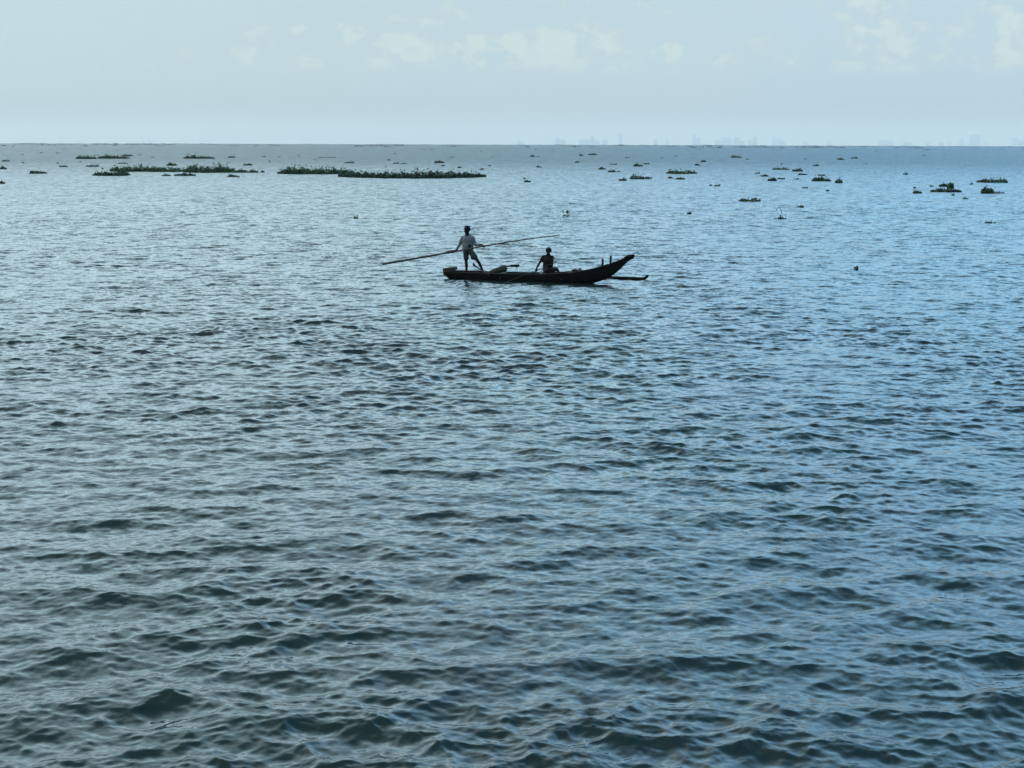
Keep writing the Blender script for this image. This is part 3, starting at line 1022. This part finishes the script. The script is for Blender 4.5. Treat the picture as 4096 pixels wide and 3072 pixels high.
def clump(x0, x1, yb, hpx, label=None, group=None, seed=0, profile=None, dense=1.0, name="water_hyacinth", depth=None, kids=None):
    p = at((x0 + x1) / 2, yb)
    dist = math.hypot(p.x, p.y)
    s = F_PX / dist
    wd = (x1 - x0) / s
    dp = depth if depth else min(max(.45 * wd, .35), 3.0)
    hg = max((hpx / s - dp * CAM_H / dist * .5) * (1.25 if wd > 6 else .95), .10)
    hg = min(hg, 1.4)
    area = max(wd * hg, .05)
    lf = (.05, .095) if dist < 160 else (.07, .12)
    if dist > 420:
        lf = (.10, .17)
    cnt = int(min(max(area * 300 * dense * (.08 / (sum(lf) / 2)) ** 2, 16), 5200))
    vs, fs = leaf_soup(wd * .94, dp, hg, cnt, seed, profile, lf, .35 if dist < 320 else .0, .015, 8.0 if wd > 20 else (2.5 if wd > 5 else 0.0))
    o = mesh_obj(name, vs, fs, M_LEAF if seed % 3 else M_LEAF2)
    dirv = Vector((p.x, p.y, 0)).normalized()
    o.location = p + dirv * (dp * .5 + (8.0 if wd > 20 else (2.5 if wd > 5 else 0.0)))
    o.rotation_euler = (0, 0, math.atan2(-dirv.x, dirv.y))
    tag(o, label, "floating plant", group)
    return o


MATS = "large floating mats of water hyacinth"
MID = "drifting clumps of water hyacinth"
# x0, x1 (left and right edge), waterline, height, label, profile along its length
BIG = [
    (1103, 1420, 697, 29, "long thick hyacinth mat with a tall hump near its left end, behind the longest mat", (.6, .85, 1, .8, .7, .66, .64, .62, .6, .6), MATS),
    (1325, 1975, 714, 29, "longest hyacinth mat of all, dark and dense, ending above the standing man's head and pole", (1, .95, .85, .72, .62, .68, .72, .8, .95, .9, .85, .85, .78, .75, .72, .66), MATS),
    (440, 640, 687, 21, "hyacinth mat joining the dark mound at left to a low even strip", (.8, 1, .8, .8, .95, 1, .8, .6), MATS),
    (575, 765, 688, 18, "low even hyacinth strip between two taller hyacinth mats left of the canoe", (.8, .9, .85, .8, .6, .4), MATS),
    (372, 522, 704, 24, "dark hyacinth mound at the front left end of the far row of mats", (.5, .75, .8, .7, .9, 1, .95, .5), MATS),
    (730, 950, 691, 29, "hyacinth mat with two ragged humps and light showing through their tops", (.5, .95, .9, .8, .6, .8, 1, .95, .8, .45), MATS),
    (915, 1032, 691, 16, "low hyacinth tail trailing right from the mat with two ragged humps", (.5, .6, 1, .7, .9, .8), MATS),
    (697, 782, 704, 14, "small hyacinth raft with an upright tuft at its right end, in front of two mats", (.6, .7, .8, .75, .9, 1), MATS),
    (304, 386, 636, 13, "far hyacinth strip with a bump at its left end, upper left beyond the mats", (.5, 1, .8, .8, .7, .4), MATS),
    (391, 520, 635, 13, "longest of the far hyacinth strips at upper left, thinning to the right", (.6, .9, 1, .85, .8, .7, .5), MATS),
    (734, 861, 635, 11, "far slender hyacinth strip straight above the mat with two ragged humps", (.8, 1, .85, .8, .65, .6, .3), MATS),
    (2660, 2791, 696, 20, "widest hyacinth clump right of centre, its peak near the middle, upper right water", (.6, .8, .7, 1, .7, .6, .8, .5), MID),
    (2518, 2577, 717, 31, "bushy pointed hyacinth clump right of the canoe's bow, with loose tufts at its right", (.5, .8, 1, .7, .4), MID),
    (3724, 3843, 769, 20, "long dark hyacinth raft with a tall narrow pinnacle behind it", (.9, .6, .7, .8, .8, .9, .75, .6), MID),
    (3910, 4028, 731, 21, "hyacinth raft nearest the right edge, pointed at its left end", (.9, .7, .8, .75, .95, .7, .8), MID),
    (3925, 3975, 774, 29, "round bushy hyacinth clump below the pointed raft at the right edge", (.7, .9, 1, .8, .5), MID),
    (3247, 3323, 725, 20, "dense broad hyacinth clump at right with a stray leaf raised on its left side", (.7, 1, .8, .9, .7, .6), MID),
    (3089, 3158, 679, 11, "thin spread-out hyacinth strip at right, left of a denser short one", (.9, 1, .6, .7, .8), MID),
    (3168, 3212, 686, 14, "short dense hyacinth strip at right with even leaves along its top", (.7, .9, 1, .8, .5), MID),
    (2923, 2968, 631, 11, "far hyacinth clump with a hump at its left end, upper right", (.8, 1, .6, .5, .4), MID),
    (2952, 3044, 806, 25, "sparse hyacinth raft with single leaves standing on stalks, nearer water at right", (.4, .7, .6, .6, .7, .9), MID),
    (120, 187, 695, 17, "lone hyacinth mound low at far left, tapering to the right", (.7, 1, .9, .6, .3), MID),
    (0, 19, 735, 19, "hyacinth mound cut off by the left edge of the picture", (1, .9, .7, .4, .2), MID),
    (345, 394, 667, 12, "small hyacinth clump with a knob at its right end, above the dark mound at left", (.4, .5, .4, .8, 1), MID),
    (666, 709, 663, 13, "small pointed hyacinth mound above the low even strip at left", (.5, .8, 1, .7, .5), MID),
    (1736, 1777, 652, 12, "compact hyacinth clump floating above the longest mat's middle", (.8, 1, .9, .6), MID),
    (910, 957, 708, 13, "low hyacinth clump by itself in front of the gap between the two groups of mats", (.8, 1, .8, .5, .3), MID),
    (973, 1009, 662, 11, "short hyacinth clump with one leaf up at its left end, above the low tail", (1, .7, .8, .6), MID),
    (650, 682, 704, 10, "tiny round hyacinth raft left of the small raft with an upright tuft", (.8, .7, .9, .7), MID),
    (2474, 2507, 723, 14, "small pale hyacinth tuft just left of the bushy pointed clump", (.6, .9, 1, .6), MID),
    (2576, 2608, 716, 20, "loose open hyacinth tuft touching the bushy pointed clump's right side", (1, .5, .6, .8), MID),
    (2532, 2573, 666, 13, "low triangular hyacinth clump above the bushy pointed one", (.4, .9, 1, .7, .5), MID),
    (2575, 2600, 657, 8, "small curved hyacinth raft right of the low triangular clump", (.9, .6, .5, .9), MID),
    (2393, 2424, 678, 12, "flat hyacinth raft with one leaf standing in its middle, right of the canoe's bow direction", (.4, .5, 1, .5, .6), MID),
    (2432, 2464, 689, 11, "ragged hyacinth clump below the flat raft with one standing leaf", (.8, .6, 1, .7), MID),
    (2698, 2738, 718, 10, "hyacinth clump with its right end highest, below the widest clump", (.4, .8, .7, 1), MID),
    (2672, 2691, 714, 9, "small two-lobed hyacinth bit below the widest clump's left end", (1, .7, .9), MID),
    (3071, 3106, 724, 17, "spiky hyacinth clump with four upright leaves, left of a low pointed one", (1, .7, .9, .8), MID),
    (3112, 3139, 717, 10, "low pointed hyacinth clump right of the spiky one", (.5, 1, .7), MID),
    (3043, 3074, 706, 12, "hyacinth clump with a taller right side above the spiky one", (.6, .5, .7, 1), MID),
    (3193, 3228, 700, 9, "small hyacinth clump low between two strips and the dense broad clump", (1, .6, .8, .7), MID),
    (3340, 3369, 732, 20, "upright hyacinth tuft with a leaning crown, right of the dense broad clump", (.4, 1, .8, .5), MID),
    (3652, 3687, 774, 15, "hyacinth clump of three knobs left of the long dark raft", (.8, 1, .6, .8), MID),
    (3758, 3790, 747, 16, "bushy hyacinth ball behind the long dark raft's left half", (.7, 1, .9, .6), MID),
    (3790, 3815, 755, 32, "tall narrow hyacinth pinnacle behind the long dark raft", (.5, 1, .6, .5), MID),
    (3980, 4015, 774, 9, "flat dark hyacinth raft trailing right of the round bushy clump", (.9, 1, .7, .3), MID),
    (3613, 3630, 699, 13, "hyacinth sprig with a curled leaf, alone left of the right-hand rafts", (1, .6, .8), MID),
    (2097, 2122, 729, 11, "small hyacinth hump alone in open water above the seated rower", (.8, 1, .5), MID),
    (2857, 2880, 745, 8, "tiny brownish hyacinth bit in open water left of the sparse raft", (.7, 1, .9), MID),
    (3210, 3232, 753, 12, "small hyacinth sprig with two raised leaves, below the dense broad clump", (1, .5, .9), MID),
    (2804, 2824, 648, 11, "small hyacinth tuft upper one of a pair above the widest clump's right end", (.5, 1, .5), MID),
    (2779, 2802, 662, 8, "small hyacinth tuft lower one of a pair above the widest clump's right end", (1, .8, .6), MID),
    (3272, 3300, 703, 8, "thin hyacinth line just above the dense broad clump", (.9, .5, 1), MID),
    (3020, 3041, 695, 9, "faint thin hyacinth tuft, leftmost of the scattered group at right", (.4, .6, 1), MID),
    (3174, 3195, 718, 10, "open hyacinth sprig between the low pointed clump and the dense broad one", (1, .4, .7), MID),
    (2353, 2389, 620, 9, "short far hyacinth strip near the horizon above the canoe's bow", (.8, .6, .8, .7), MID),
    (2300, 2317, 651, 9, "small dark hyacinth hump below the short far strip near the horizon", (.7, 1, .7), MID),
    (2440, 2468, 659, 8, "small hyacinth raft with an upright sprig at its right, above the flat raft", (.7, .8, .9), MID),
    (487, 532, 625, 9, "far hyacinth strip lying just above the longest strip's right end at upper left", (.8, 1, .9, .5), MID),
    (911, 941, 631, 8, "far short hyacinth bit right of the slender strip at upper left", (.5, .9, 1), MID),
    (0, 27, 677, 11, "hyacinth clump at the left edge above the lone mound", (.6, 1, .8, .3), MID),
    (8, 39, 646, 7, "flat hyacinth strip near the left edge above another clump", (.8, 1, .8), MID),
    (237, 272, 668, 8, "low hyacinth strip right of and above the lone mound at far left", (1, .8, .4), MID),
    (1375, 1420, 653, 10, "loose hyacinth clump above the left end of the longest mat", (.3, .7, 1, .6), MID),
    (1571, 1596, 655, 9, "faint hyacinth clump above the longest mat, left one of two", (.5, .9, .6), MID),
    (1603, 1628, 656, 7, "faint flat hyacinth strip above the longest mat, right one of two", (.5, .8, .8), MID),
    (1830, 1846, 672, 10, "small dark hyacinth point above the longest mat's right end", (.6, 1, .6), MID),
    (1921, 1938, 679, 9, "small hyacinth sprig just above the right tip of the longest mat", (.7, 1, .6), MID),
    (2145, 2168, 670, 8, "flat hyacinth bit alone in open water between the canoe and horizon", (.9, .8, .4), MID),
    (2121, 2140, 627, 8, "far hyacinth hump near the horizon above the seated rower", (.7, 1, .6), MID),
    (2316, 2332, 623, 8, "far small hyacinth hump left of the short far strip", (.6, 1, .7), MID),
    (3250, 3276, 664, 8, "flat hyacinth strip alone above the short dense strip at right", (.8, .9, .6), MID),
    (3350, 3376, 639, 9, "far hyacinth strip at right, left one of two near the horizon", (1, .8, .6), MID),
    (3404, 3432, 634, 8, "far hyacinth strip at right, right one of two near the horizon", (.8, .7, .8), MID),
    (1548, 1562, 642, 8, "small far hyacinth tuft above the two faint ones", (1, .8, .5), MID),
    (470, 511, 655, 7, "thin broken hyacinth strip above the mats at left", (.9, .4, .8, .5), MID),
    (1043, 1057, 690, 10, "small separate hyacinth tuft in the gap between the two groups of mats", (.6, 1, .6), MID),
]
for i, (a, b, y, hp, lab, prof, gr) in enumerate(BIG):
    sparse = any(k in lab for k in ("sparse", "loose", "open hyacinth", "sprig", "faint"))
    clump(a, b, y, hp, lab, gr, 20 + i, prof, .38 if sparse else 1.0)

SPECKS = [(48, 56, 587), (159, 171, 611), (221, 240, 613), (247, 262, 597), (377, 397, 622), (467, 476, 601), (548, 567, 621), (602, 614, 630), (743, 757, 617), (759, 786, 622),
          (1050, 1063, 628), (1112, 1125, 629), (1190, 1200, 622), (1257, 1263, 640), (1272, 1295, 631), (1300, 1346, 631), (1075, 1082, 648), (912, 918, 651), (85, 92, 618), (88, 96, 651),
          (226, 234, 654), (318, 324, 648), (407, 413, 676), (1575, 1587, 616), (1686, 1708, 599), (1720, 1733, 599), (1798, 1817, 630), (1765, 1780, 665), (1667, 1674, 679),
          (1920, 1930, 606), (1953, 1965, 664), (1967, 1975, 628), (2145, 2158, 627), (2137, 2147, 598), (2209, 2216, 605), (2464, 2472, 600), (2663, 2671, 589), (2502, 2520, 631),
          (2643, 2652, 632), (2697, 2710, 626), (2468, 2480, 688), (2838, 2848, 743), (2982, 2995, 638), (3217, 3226, 637), (3122, 3130, 658), (2958, 2967, 603), (3205, 3220, 597),
          (3117, 3126, 600), (2795, 2803, 599), (2828, 2848, 587), (2953, 2982, 588), (3306, 3315, 765), (3880, 3891, 738), (3720, 3733, 747), (3690, 3702, 622), (3500, 3508, 606),
          (3695, 3721, 599), (3462, 3468, 656), (3655, 3662, 753), (3807, 3817, 782), (3852, 3871, 797), (3190, 3216, 831), (2750, 2763, 857), (3940, 3982, 893), (3419, 3427, 1079),
          (2094, 2103, 716), (2085, 2115, 582), (3580, 3600, 592), (3890, 3915, 589), (3440, 3470, 588), (3050, 3070, 588), (1640, 1665, 580), (520, 560, 579), (660, 700, 579)]
for i, (a, b, y) in enumerate(SPECKS):
    if y < 645:
        lab, gr = "far-off dark speck of water hyacinth, tiny in the band of water under the horizon", "distant specks of water hyacinth"
    else:
        lab, gr = "small hyacinth sprig afloat on open water away from the bigger clumps", "single hyacinth sprigs on open water"
    big_ = y > 780
    clump(a, b, y, 9 if big_ else (7 if y > 645 else 3), lab, gr, 200 + i, None, .45 if big_ else .55)


def single_plant(name, u, v, label, stems, seed, low=9, lw=.34):
    """one near plant: arched stalks each with its leaf, over a small rosette"""
    p = at(u, v)
    root = bpy.data.objects.new(name, None)
    COL.objects.link(root)
    root.location = p
    for pts, r, az_, tilt in stems:
        r *= 1.25
        bm = bmesh.new()
        pp = [Vector(q) for q in pts]
        add_tube(bm, pp, [.022 - .010 * k / (len(pp) - 1) for k in range(len(pp))], 6)
        bm_obj("stem", bm, M_STALK, root)
        bm = bmesh.new()
        ctr = pp[-1]
        q = Matrix.Rotation(az_, 3, 'Z') @ Matrix.Rotation(tilt, 3, 'X')
        rim = [bm.verts.new(ctr + q @ Vector((r * math.sin(t) * (1 - .15 * math.cos(t)), r * 1.15 * math.cos(t) + r * .6, r * .22 * abs(math.sin(t))))) for t in [2 * math.pi * k / 12 for k in range(12)]]
        c = bm.verts.new(ctr + q @ Vector((0, r * .6, -r * .12)))
        for k in range(12):
            bm.faces.new((rim[k], rim[(k + 1) % 12], c))
        bm_obj("leaf", bm, M_LEAF2, root)
    vs, fs = leaf_soup(lw, lw * .8, .15, low, seed, None, (.05, .085), 1.0)
    o = mesh_obj("rosette", vs, fs, M_LEAF, root)
    tag(root, label, "floating plant", "single hyacinth plants nearest the canoe")
    return root


single_plant("water_hyacinth", 3128, 876, "hyacinth with one tall stalk arched over and a dark drooping leaf, right of the canoe", [
    ([(.02, 0, -.02), (.0, 0, .25), (-.06, 0, .52), (-.16, 0, .70), (-.28, .01, .72), (-.36, .02, .60)], .085, R(80), R(-70)),
    ([(.0, 0, -.02), (-.10, 0, .14), (-.22, 0, .28), (-.28, 0, .34)], .05, R(60), R(10)),
    ([(.24, .02, -.02), (.245, .02, .15), (.24, .02, .27)], .055, R(75), R(20)),
    ([(-.08, -.05, .0), (-.25, -.08, .05), (-.40, -.1, .03)], .085, R(95), R(5)),
], 71, 16, .50)
single_plant("water_hyacinth", 2264, 866, "hyacinth with a knobbed stalk leaning left, just beyond the pole's thin end", [
    ([(-.08, 0, -.02), (-.15, 0, .18), (-.20, 0, .30)], .05, R(40), R(60)),
    ([(.06, 0, -.02), (.08, 0, .14), (.09, 0, .24)], .08, R(10), R(75)),
    ([(.18, .02, -.02), (.20, .02, .12), (.21, .02, .17)], .05, R(-60), R(50)),
], 72, 14, .42)
single_plant("water_hyacinth", 1424, 874, "small upright hyacinth sprig alone in the water above the pole's thick end", [
    ([(-.03, 0, -.02), (-.06, 0, .08), (-.10, 0, .13)], .05, R(70), R(40)),
    ([(.05, 0, -.02), (.07, 0, .09), (.08, 0, .13)], .06, R(-50), R(60)),
], 73, 8, .24)


def far_field():
    """beyond counting: the belt of plants that merges with the horizon"""
    g = random.Random(77)
    V, Fc, base = [], [], 0
    for k in range(240):
        dist = 1700 + 6000 * (g.random() ** 1.3)
        az_ = R(g.uniform(-23, 23))
        w_ = g.uniform(2, 9) * (1 + dist / 1800)
        if g.random() < .12:
            w_ *= 3
        vs, fs = leaf_soup(w_, min(.5 * w_, 6), g.uniform(.2, .5), 26, k, None, (.25, .5 + w_ * .02), 0)
        x, y = dist * math.sin(az_), dist * math.cos(az_)
        c, s = math.cos(-az_), math.sin(-az_)
        vv = np.array(vs)
        vv = np.stack([vv[:, 0] * c - vv[:, 1] * s + x, vv[:, 0] * s + vv[:, 1] * c + y, vv[:, 2] + water_z(x, y)], -1)
        V.append(vv)
        Fc += [tuple(i + base for i in f) for f in fs]
        base += len(vv)
    o = mesh_obj("distant_hyacinth", np.concatenate(V), Fc, M_LEAF2)
    tag(o, "belt of countless dark hyacinth patches merging into the horizon line", "vegetation", None, 'stuff')


far_field()

# ------------------------------------------------------------------ the city and masts beyond the lake
CITY_D = 24000.0
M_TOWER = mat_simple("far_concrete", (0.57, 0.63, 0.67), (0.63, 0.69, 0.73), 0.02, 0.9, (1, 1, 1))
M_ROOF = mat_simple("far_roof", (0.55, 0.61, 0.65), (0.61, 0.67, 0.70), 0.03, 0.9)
SKYLINE = "hazy city buildings beyond the horizon"
TOWERS = [
    (2070, 2096, 16, 'low', "faint low block, leftmost of the hazy city buildings on the horizon"),
    (2219, 2250, 28, 'step', "faint stepped tower standing left of the wide block above the seated rower"),
    (2249, 2263, 20, 'slab', "faint narrow slab touching the right side of the stepped tower"),
    (2318, 2362, 23, 'low', "faint wide block left of the pointed tower on the horizon"),
    (2363, 2378, 38, 'spire', "faint pointed tower rising from the end of the wide block"),
    (2378, 2397, 18, 'slab', "faint low annex at the pointed tower's right foot"),
    (2409, 2431, 24, 'spire', "faint building with a thin spire left of the lone slim tower"),
    (2474, 2488, 45, 'slab', "lone slim tower, tallest above the canoe's bow"),
    (2615, 2628, 26, 'slab', "faint slim block, left one of two between the lone tower and city group"),
    (2662, 2676, 22, 'step', "faint slim block, right one of two between the lone tower and city group"),
    (2770, 2786, 45, 'spire', "tall pointed tower at the left end of the city group"),
    (2785, 2801, 30, 'slab', "block leaning on the tall pointed tower's right side"),
    (2860, 2886, 20, 'low', "low building at the left foot of the broad city block"),
    (2885, 2918, 32, 'slab', "broad tallish block in the middle of the city group"),
    (2918, 2929, 30, 'step', "narrow tower joined to the broad block in the city group"),
    (2934, 2954, 32, 'slab', "tower across a thin gap from the broad block in the city group"),
    (2953, 2979, 20, 'low', "low block right of the thin gap in the city group"),
    (2991, 3013, 22, 'low', "low building at the left side of a square-topped tower"),
    (3012, 3027, 33, 'slab', "square-topped tower between the broad block and a peaked one"),
    (3089, 3106, 40, 'spire', "peaked tower with buildings stepping down on its right"),
    (3105, 3124, 26, 'slab', "first lower building on the right of the peaked tower"),
    (3124, 3144, 19, 'low', "second and lowest building on the right of the peaked tower"),
    (3213, 3236, 15, 'low', "small low block standing alone right of the peaked tower"),
    (3308, 3324, 21, 'slab', "small upright block alone in the gap right of the city group"),
    (3513, 3572, 23, 'low', "widest flat-topped building towards the right of the horizon"),
    (3614, 3648, 15, 'low', "low flat building right of the widest flat-topped one"),
    (3705, 3718, 14, 'slab', "tiny building, first of three small ones left of the big slab"),
    (3755, 3774, 15, 'low', "tiny building, second of three small ones left of the big slab"),
    (3792, 3804, 15, 'slab', "tiny building, third of three small ones left of the big slab"),
    (3837, 3856, 30, 'step', "mid-height tower immediately left of the big slab"),
    (3878, 3917, 44, 'slab', "big broad slab, most massive building near the right edge"),
    (3935, 3950, 17, 'low', "small low building at the big slab's right"),
    (4048, 4070, 33, 'slab', "tower close to the right edge of the horizon"),
    (4073, 4096, 20, 'low', "low block cut by the right edge of the picture"),
]


def city():
    drop = water_z(0, CITY_D)
    g = random.Random(9)
    for i, (u0, u1, hp, kind, lab) in enumerate(TOWERS):
        r = ray((u0 + u1) / 2, 580)
        dist = CITY_D + g.uniform(-500, 900)
        k = dist / math.hypot(r.x, r.y)
        x, y = r.x * k, r.y * k
        s = F_PX / dist
        wd = (u1 - u0) / s
        base = water_z(x, y)
        hor = CAM_H - math.sqrt(2 * CAM_H / EARTH) * dist      # height hidden behind the lake
        ht = hp / s + hor - base
        dp = wd * g.uniform(.6, .9)
        root = bpy.data.objects.new("city_tower" if hp > 24 else "city_block", None)
        COL.objects.link(root)
        root.location = (x, y, base)
        root.rotation_euler = (0, 0, math.atan2(-x, y) + g.uniform(-.1, .1))
        bm = bmesh.new()
        top = ht
        if kind == 'step':
            add_box(bm, (0, 0, ht * .38), (wd, dp, ht * .76))
            add_box(bm, (-wd * .05, 0, ht * .84), (wd * .62, dp * .62, ht * .18))
            top = ht * .93
        elif kind == 'spire':
            add_box(bm, (0, 0, ht * .40), (wd, dp, ht * .80))
            add_box(bm, (0, 0, ht * .85), (wd * .6, dp * .6, ht * .12))
            top = ht * .91
        elif kind == 'low':
            add_box(bm, (-wd * .2, 0, ht * .48), (wd * .6, dp, ht * .96))
            add_box(bm, (wd * .3, 0, ht * .43), (wd * .40, dp * .9, ht * .86))
            top = ht * .96
        else:
            add_box(bm, (0, 0, ht * .485), (wd, dp, ht * .97))
            add_box(bm, (0, 0, ht * .04), (wd * 1.12, dp * 1.2, ht * .08))
            top = ht * .97
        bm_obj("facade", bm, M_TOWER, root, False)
        bm = bmesh.new()
        if kind == 'spire':
            add_tube(bm, [(0, 0, top), (0, 0, top + ht * .04), (0, 0, top + ht * .09)], [wd * .22, wd * .12, wd * .03], 8)
        else:
            add_box(bm, (-wd * .1, 0, top + ht * .014), (wd * .4, dp * .5, ht * .028))
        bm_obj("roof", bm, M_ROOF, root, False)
        tag(root, lab, "building", SKYLINE)
    # low far shore the city stands on
    bm = bmesh.new()
    n = 40
    ys0, ys1 = CITY_D - 900, CITY_D + 1500
    a0 = R(24)
    rows = []
    for dist, zz in ((ys0, -1.5), (ys0 + 60, 3), (ys1, 4), (ys1, -6)):
        rows.append([bm.verts.new((dist * math.sin(-a0 + 2 * a0 * k / n), dist * math.cos(-a0 + 2 * a0 * k / n), drop + zz)) for k in range(n + 1)])
    for a, b in zip(rows, rows[1:]):
        for k in range(n):
            bm.faces.new((a[k], a[k + 1], b[k + 1], b[k]))
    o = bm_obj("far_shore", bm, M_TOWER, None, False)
    tag(o, kind='structure')
    # two lattice masts out to the left
    for u, hp, lab in ((572, 29, "thin faint mast on the left horizon, shorter of the pair"), (597, 31, "thin faint mast on the left horizon, taller of the pair")):
        dist = 14000.0
        r = ray(u, 575)
        k = dist / math.hypot(r.x, r.y)
        x, y = r.x * k, r.y * k
        s = F_PX / dist
        base = water_z(x, y)
        ht = hp / s + CAM_H - math.sqrt(2 * CAM_H / EARTH) * dist - base
        root = bpy.data.objects.new("radio_mast", None)
        COL.objects.link(root)
        root.location = (x, y, base)
        hw = 3.0
        bm = bmesh.new()
        for sx, sy in ((1, 1), (1, -1), (-1, 1), (-1, -1)):
            add_tube(bm, [(sx * hw, sy * hw, -1), (sx * hw * .45, sy * hw * .45, ht)], [.7, .5], 5)
        for j in range(12):
            f0, f1 = j / 12, (j + 1) / 12
            w0, w1 = hw * (1 - .55 * f0), hw * (1 - .55 * f1)
            for sy in (1, -1):
                add_tube(bm, [(-w0, sy * w0, ht * f0), (w1, sy * w1, ht * f1)], .4, 4)
                add_tube(bm, [(w0, sy * w0, ht * f0), (-w1, sy * w1, ht * f1)], .4, 4)
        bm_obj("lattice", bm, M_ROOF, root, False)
        bm = bmesh.new()
        add_tube(bm, [(0, 0, ht - 1), (0, 0, ht + 5)], [.6, .3], 5)
        bm_obj("antenna", bm, M_ROOF, root, False)
        tag(root, lab, "mast", "radio masts on the left horizon")


city()

# ------------------------------------------------------------------ the air over the lake
HAZE_D = 5.0e-5


def haze():
    bm = bmesh.new()
    x, y0, y1, z0, z1 = 13500, -9800, 26500, -64, 265
    add_box(bm, (0, (y0 + y1) / 2, (z0 + z1) / 2), (2 * x, y1 - y0, z1 - z0))
    m, t = new_mat("lake_haze")
    v = t.n('ShaderNodeVolumePrincipled', ins={'Color': (0.91, 0.845, 0.79, 1), 'Density': HAZE_D, 'Anisotropy': 0.2})
    t.n('ShaderNodeOutputMaterial', ins={1: v.outputs[0]})
    o = bm_obj("haze", bm, m, None, False)
    tag(o, kind='stuff')
    o['label'] = "thin pale haze hanging over the whole lake"
    o['category'] = "haze"


haze()
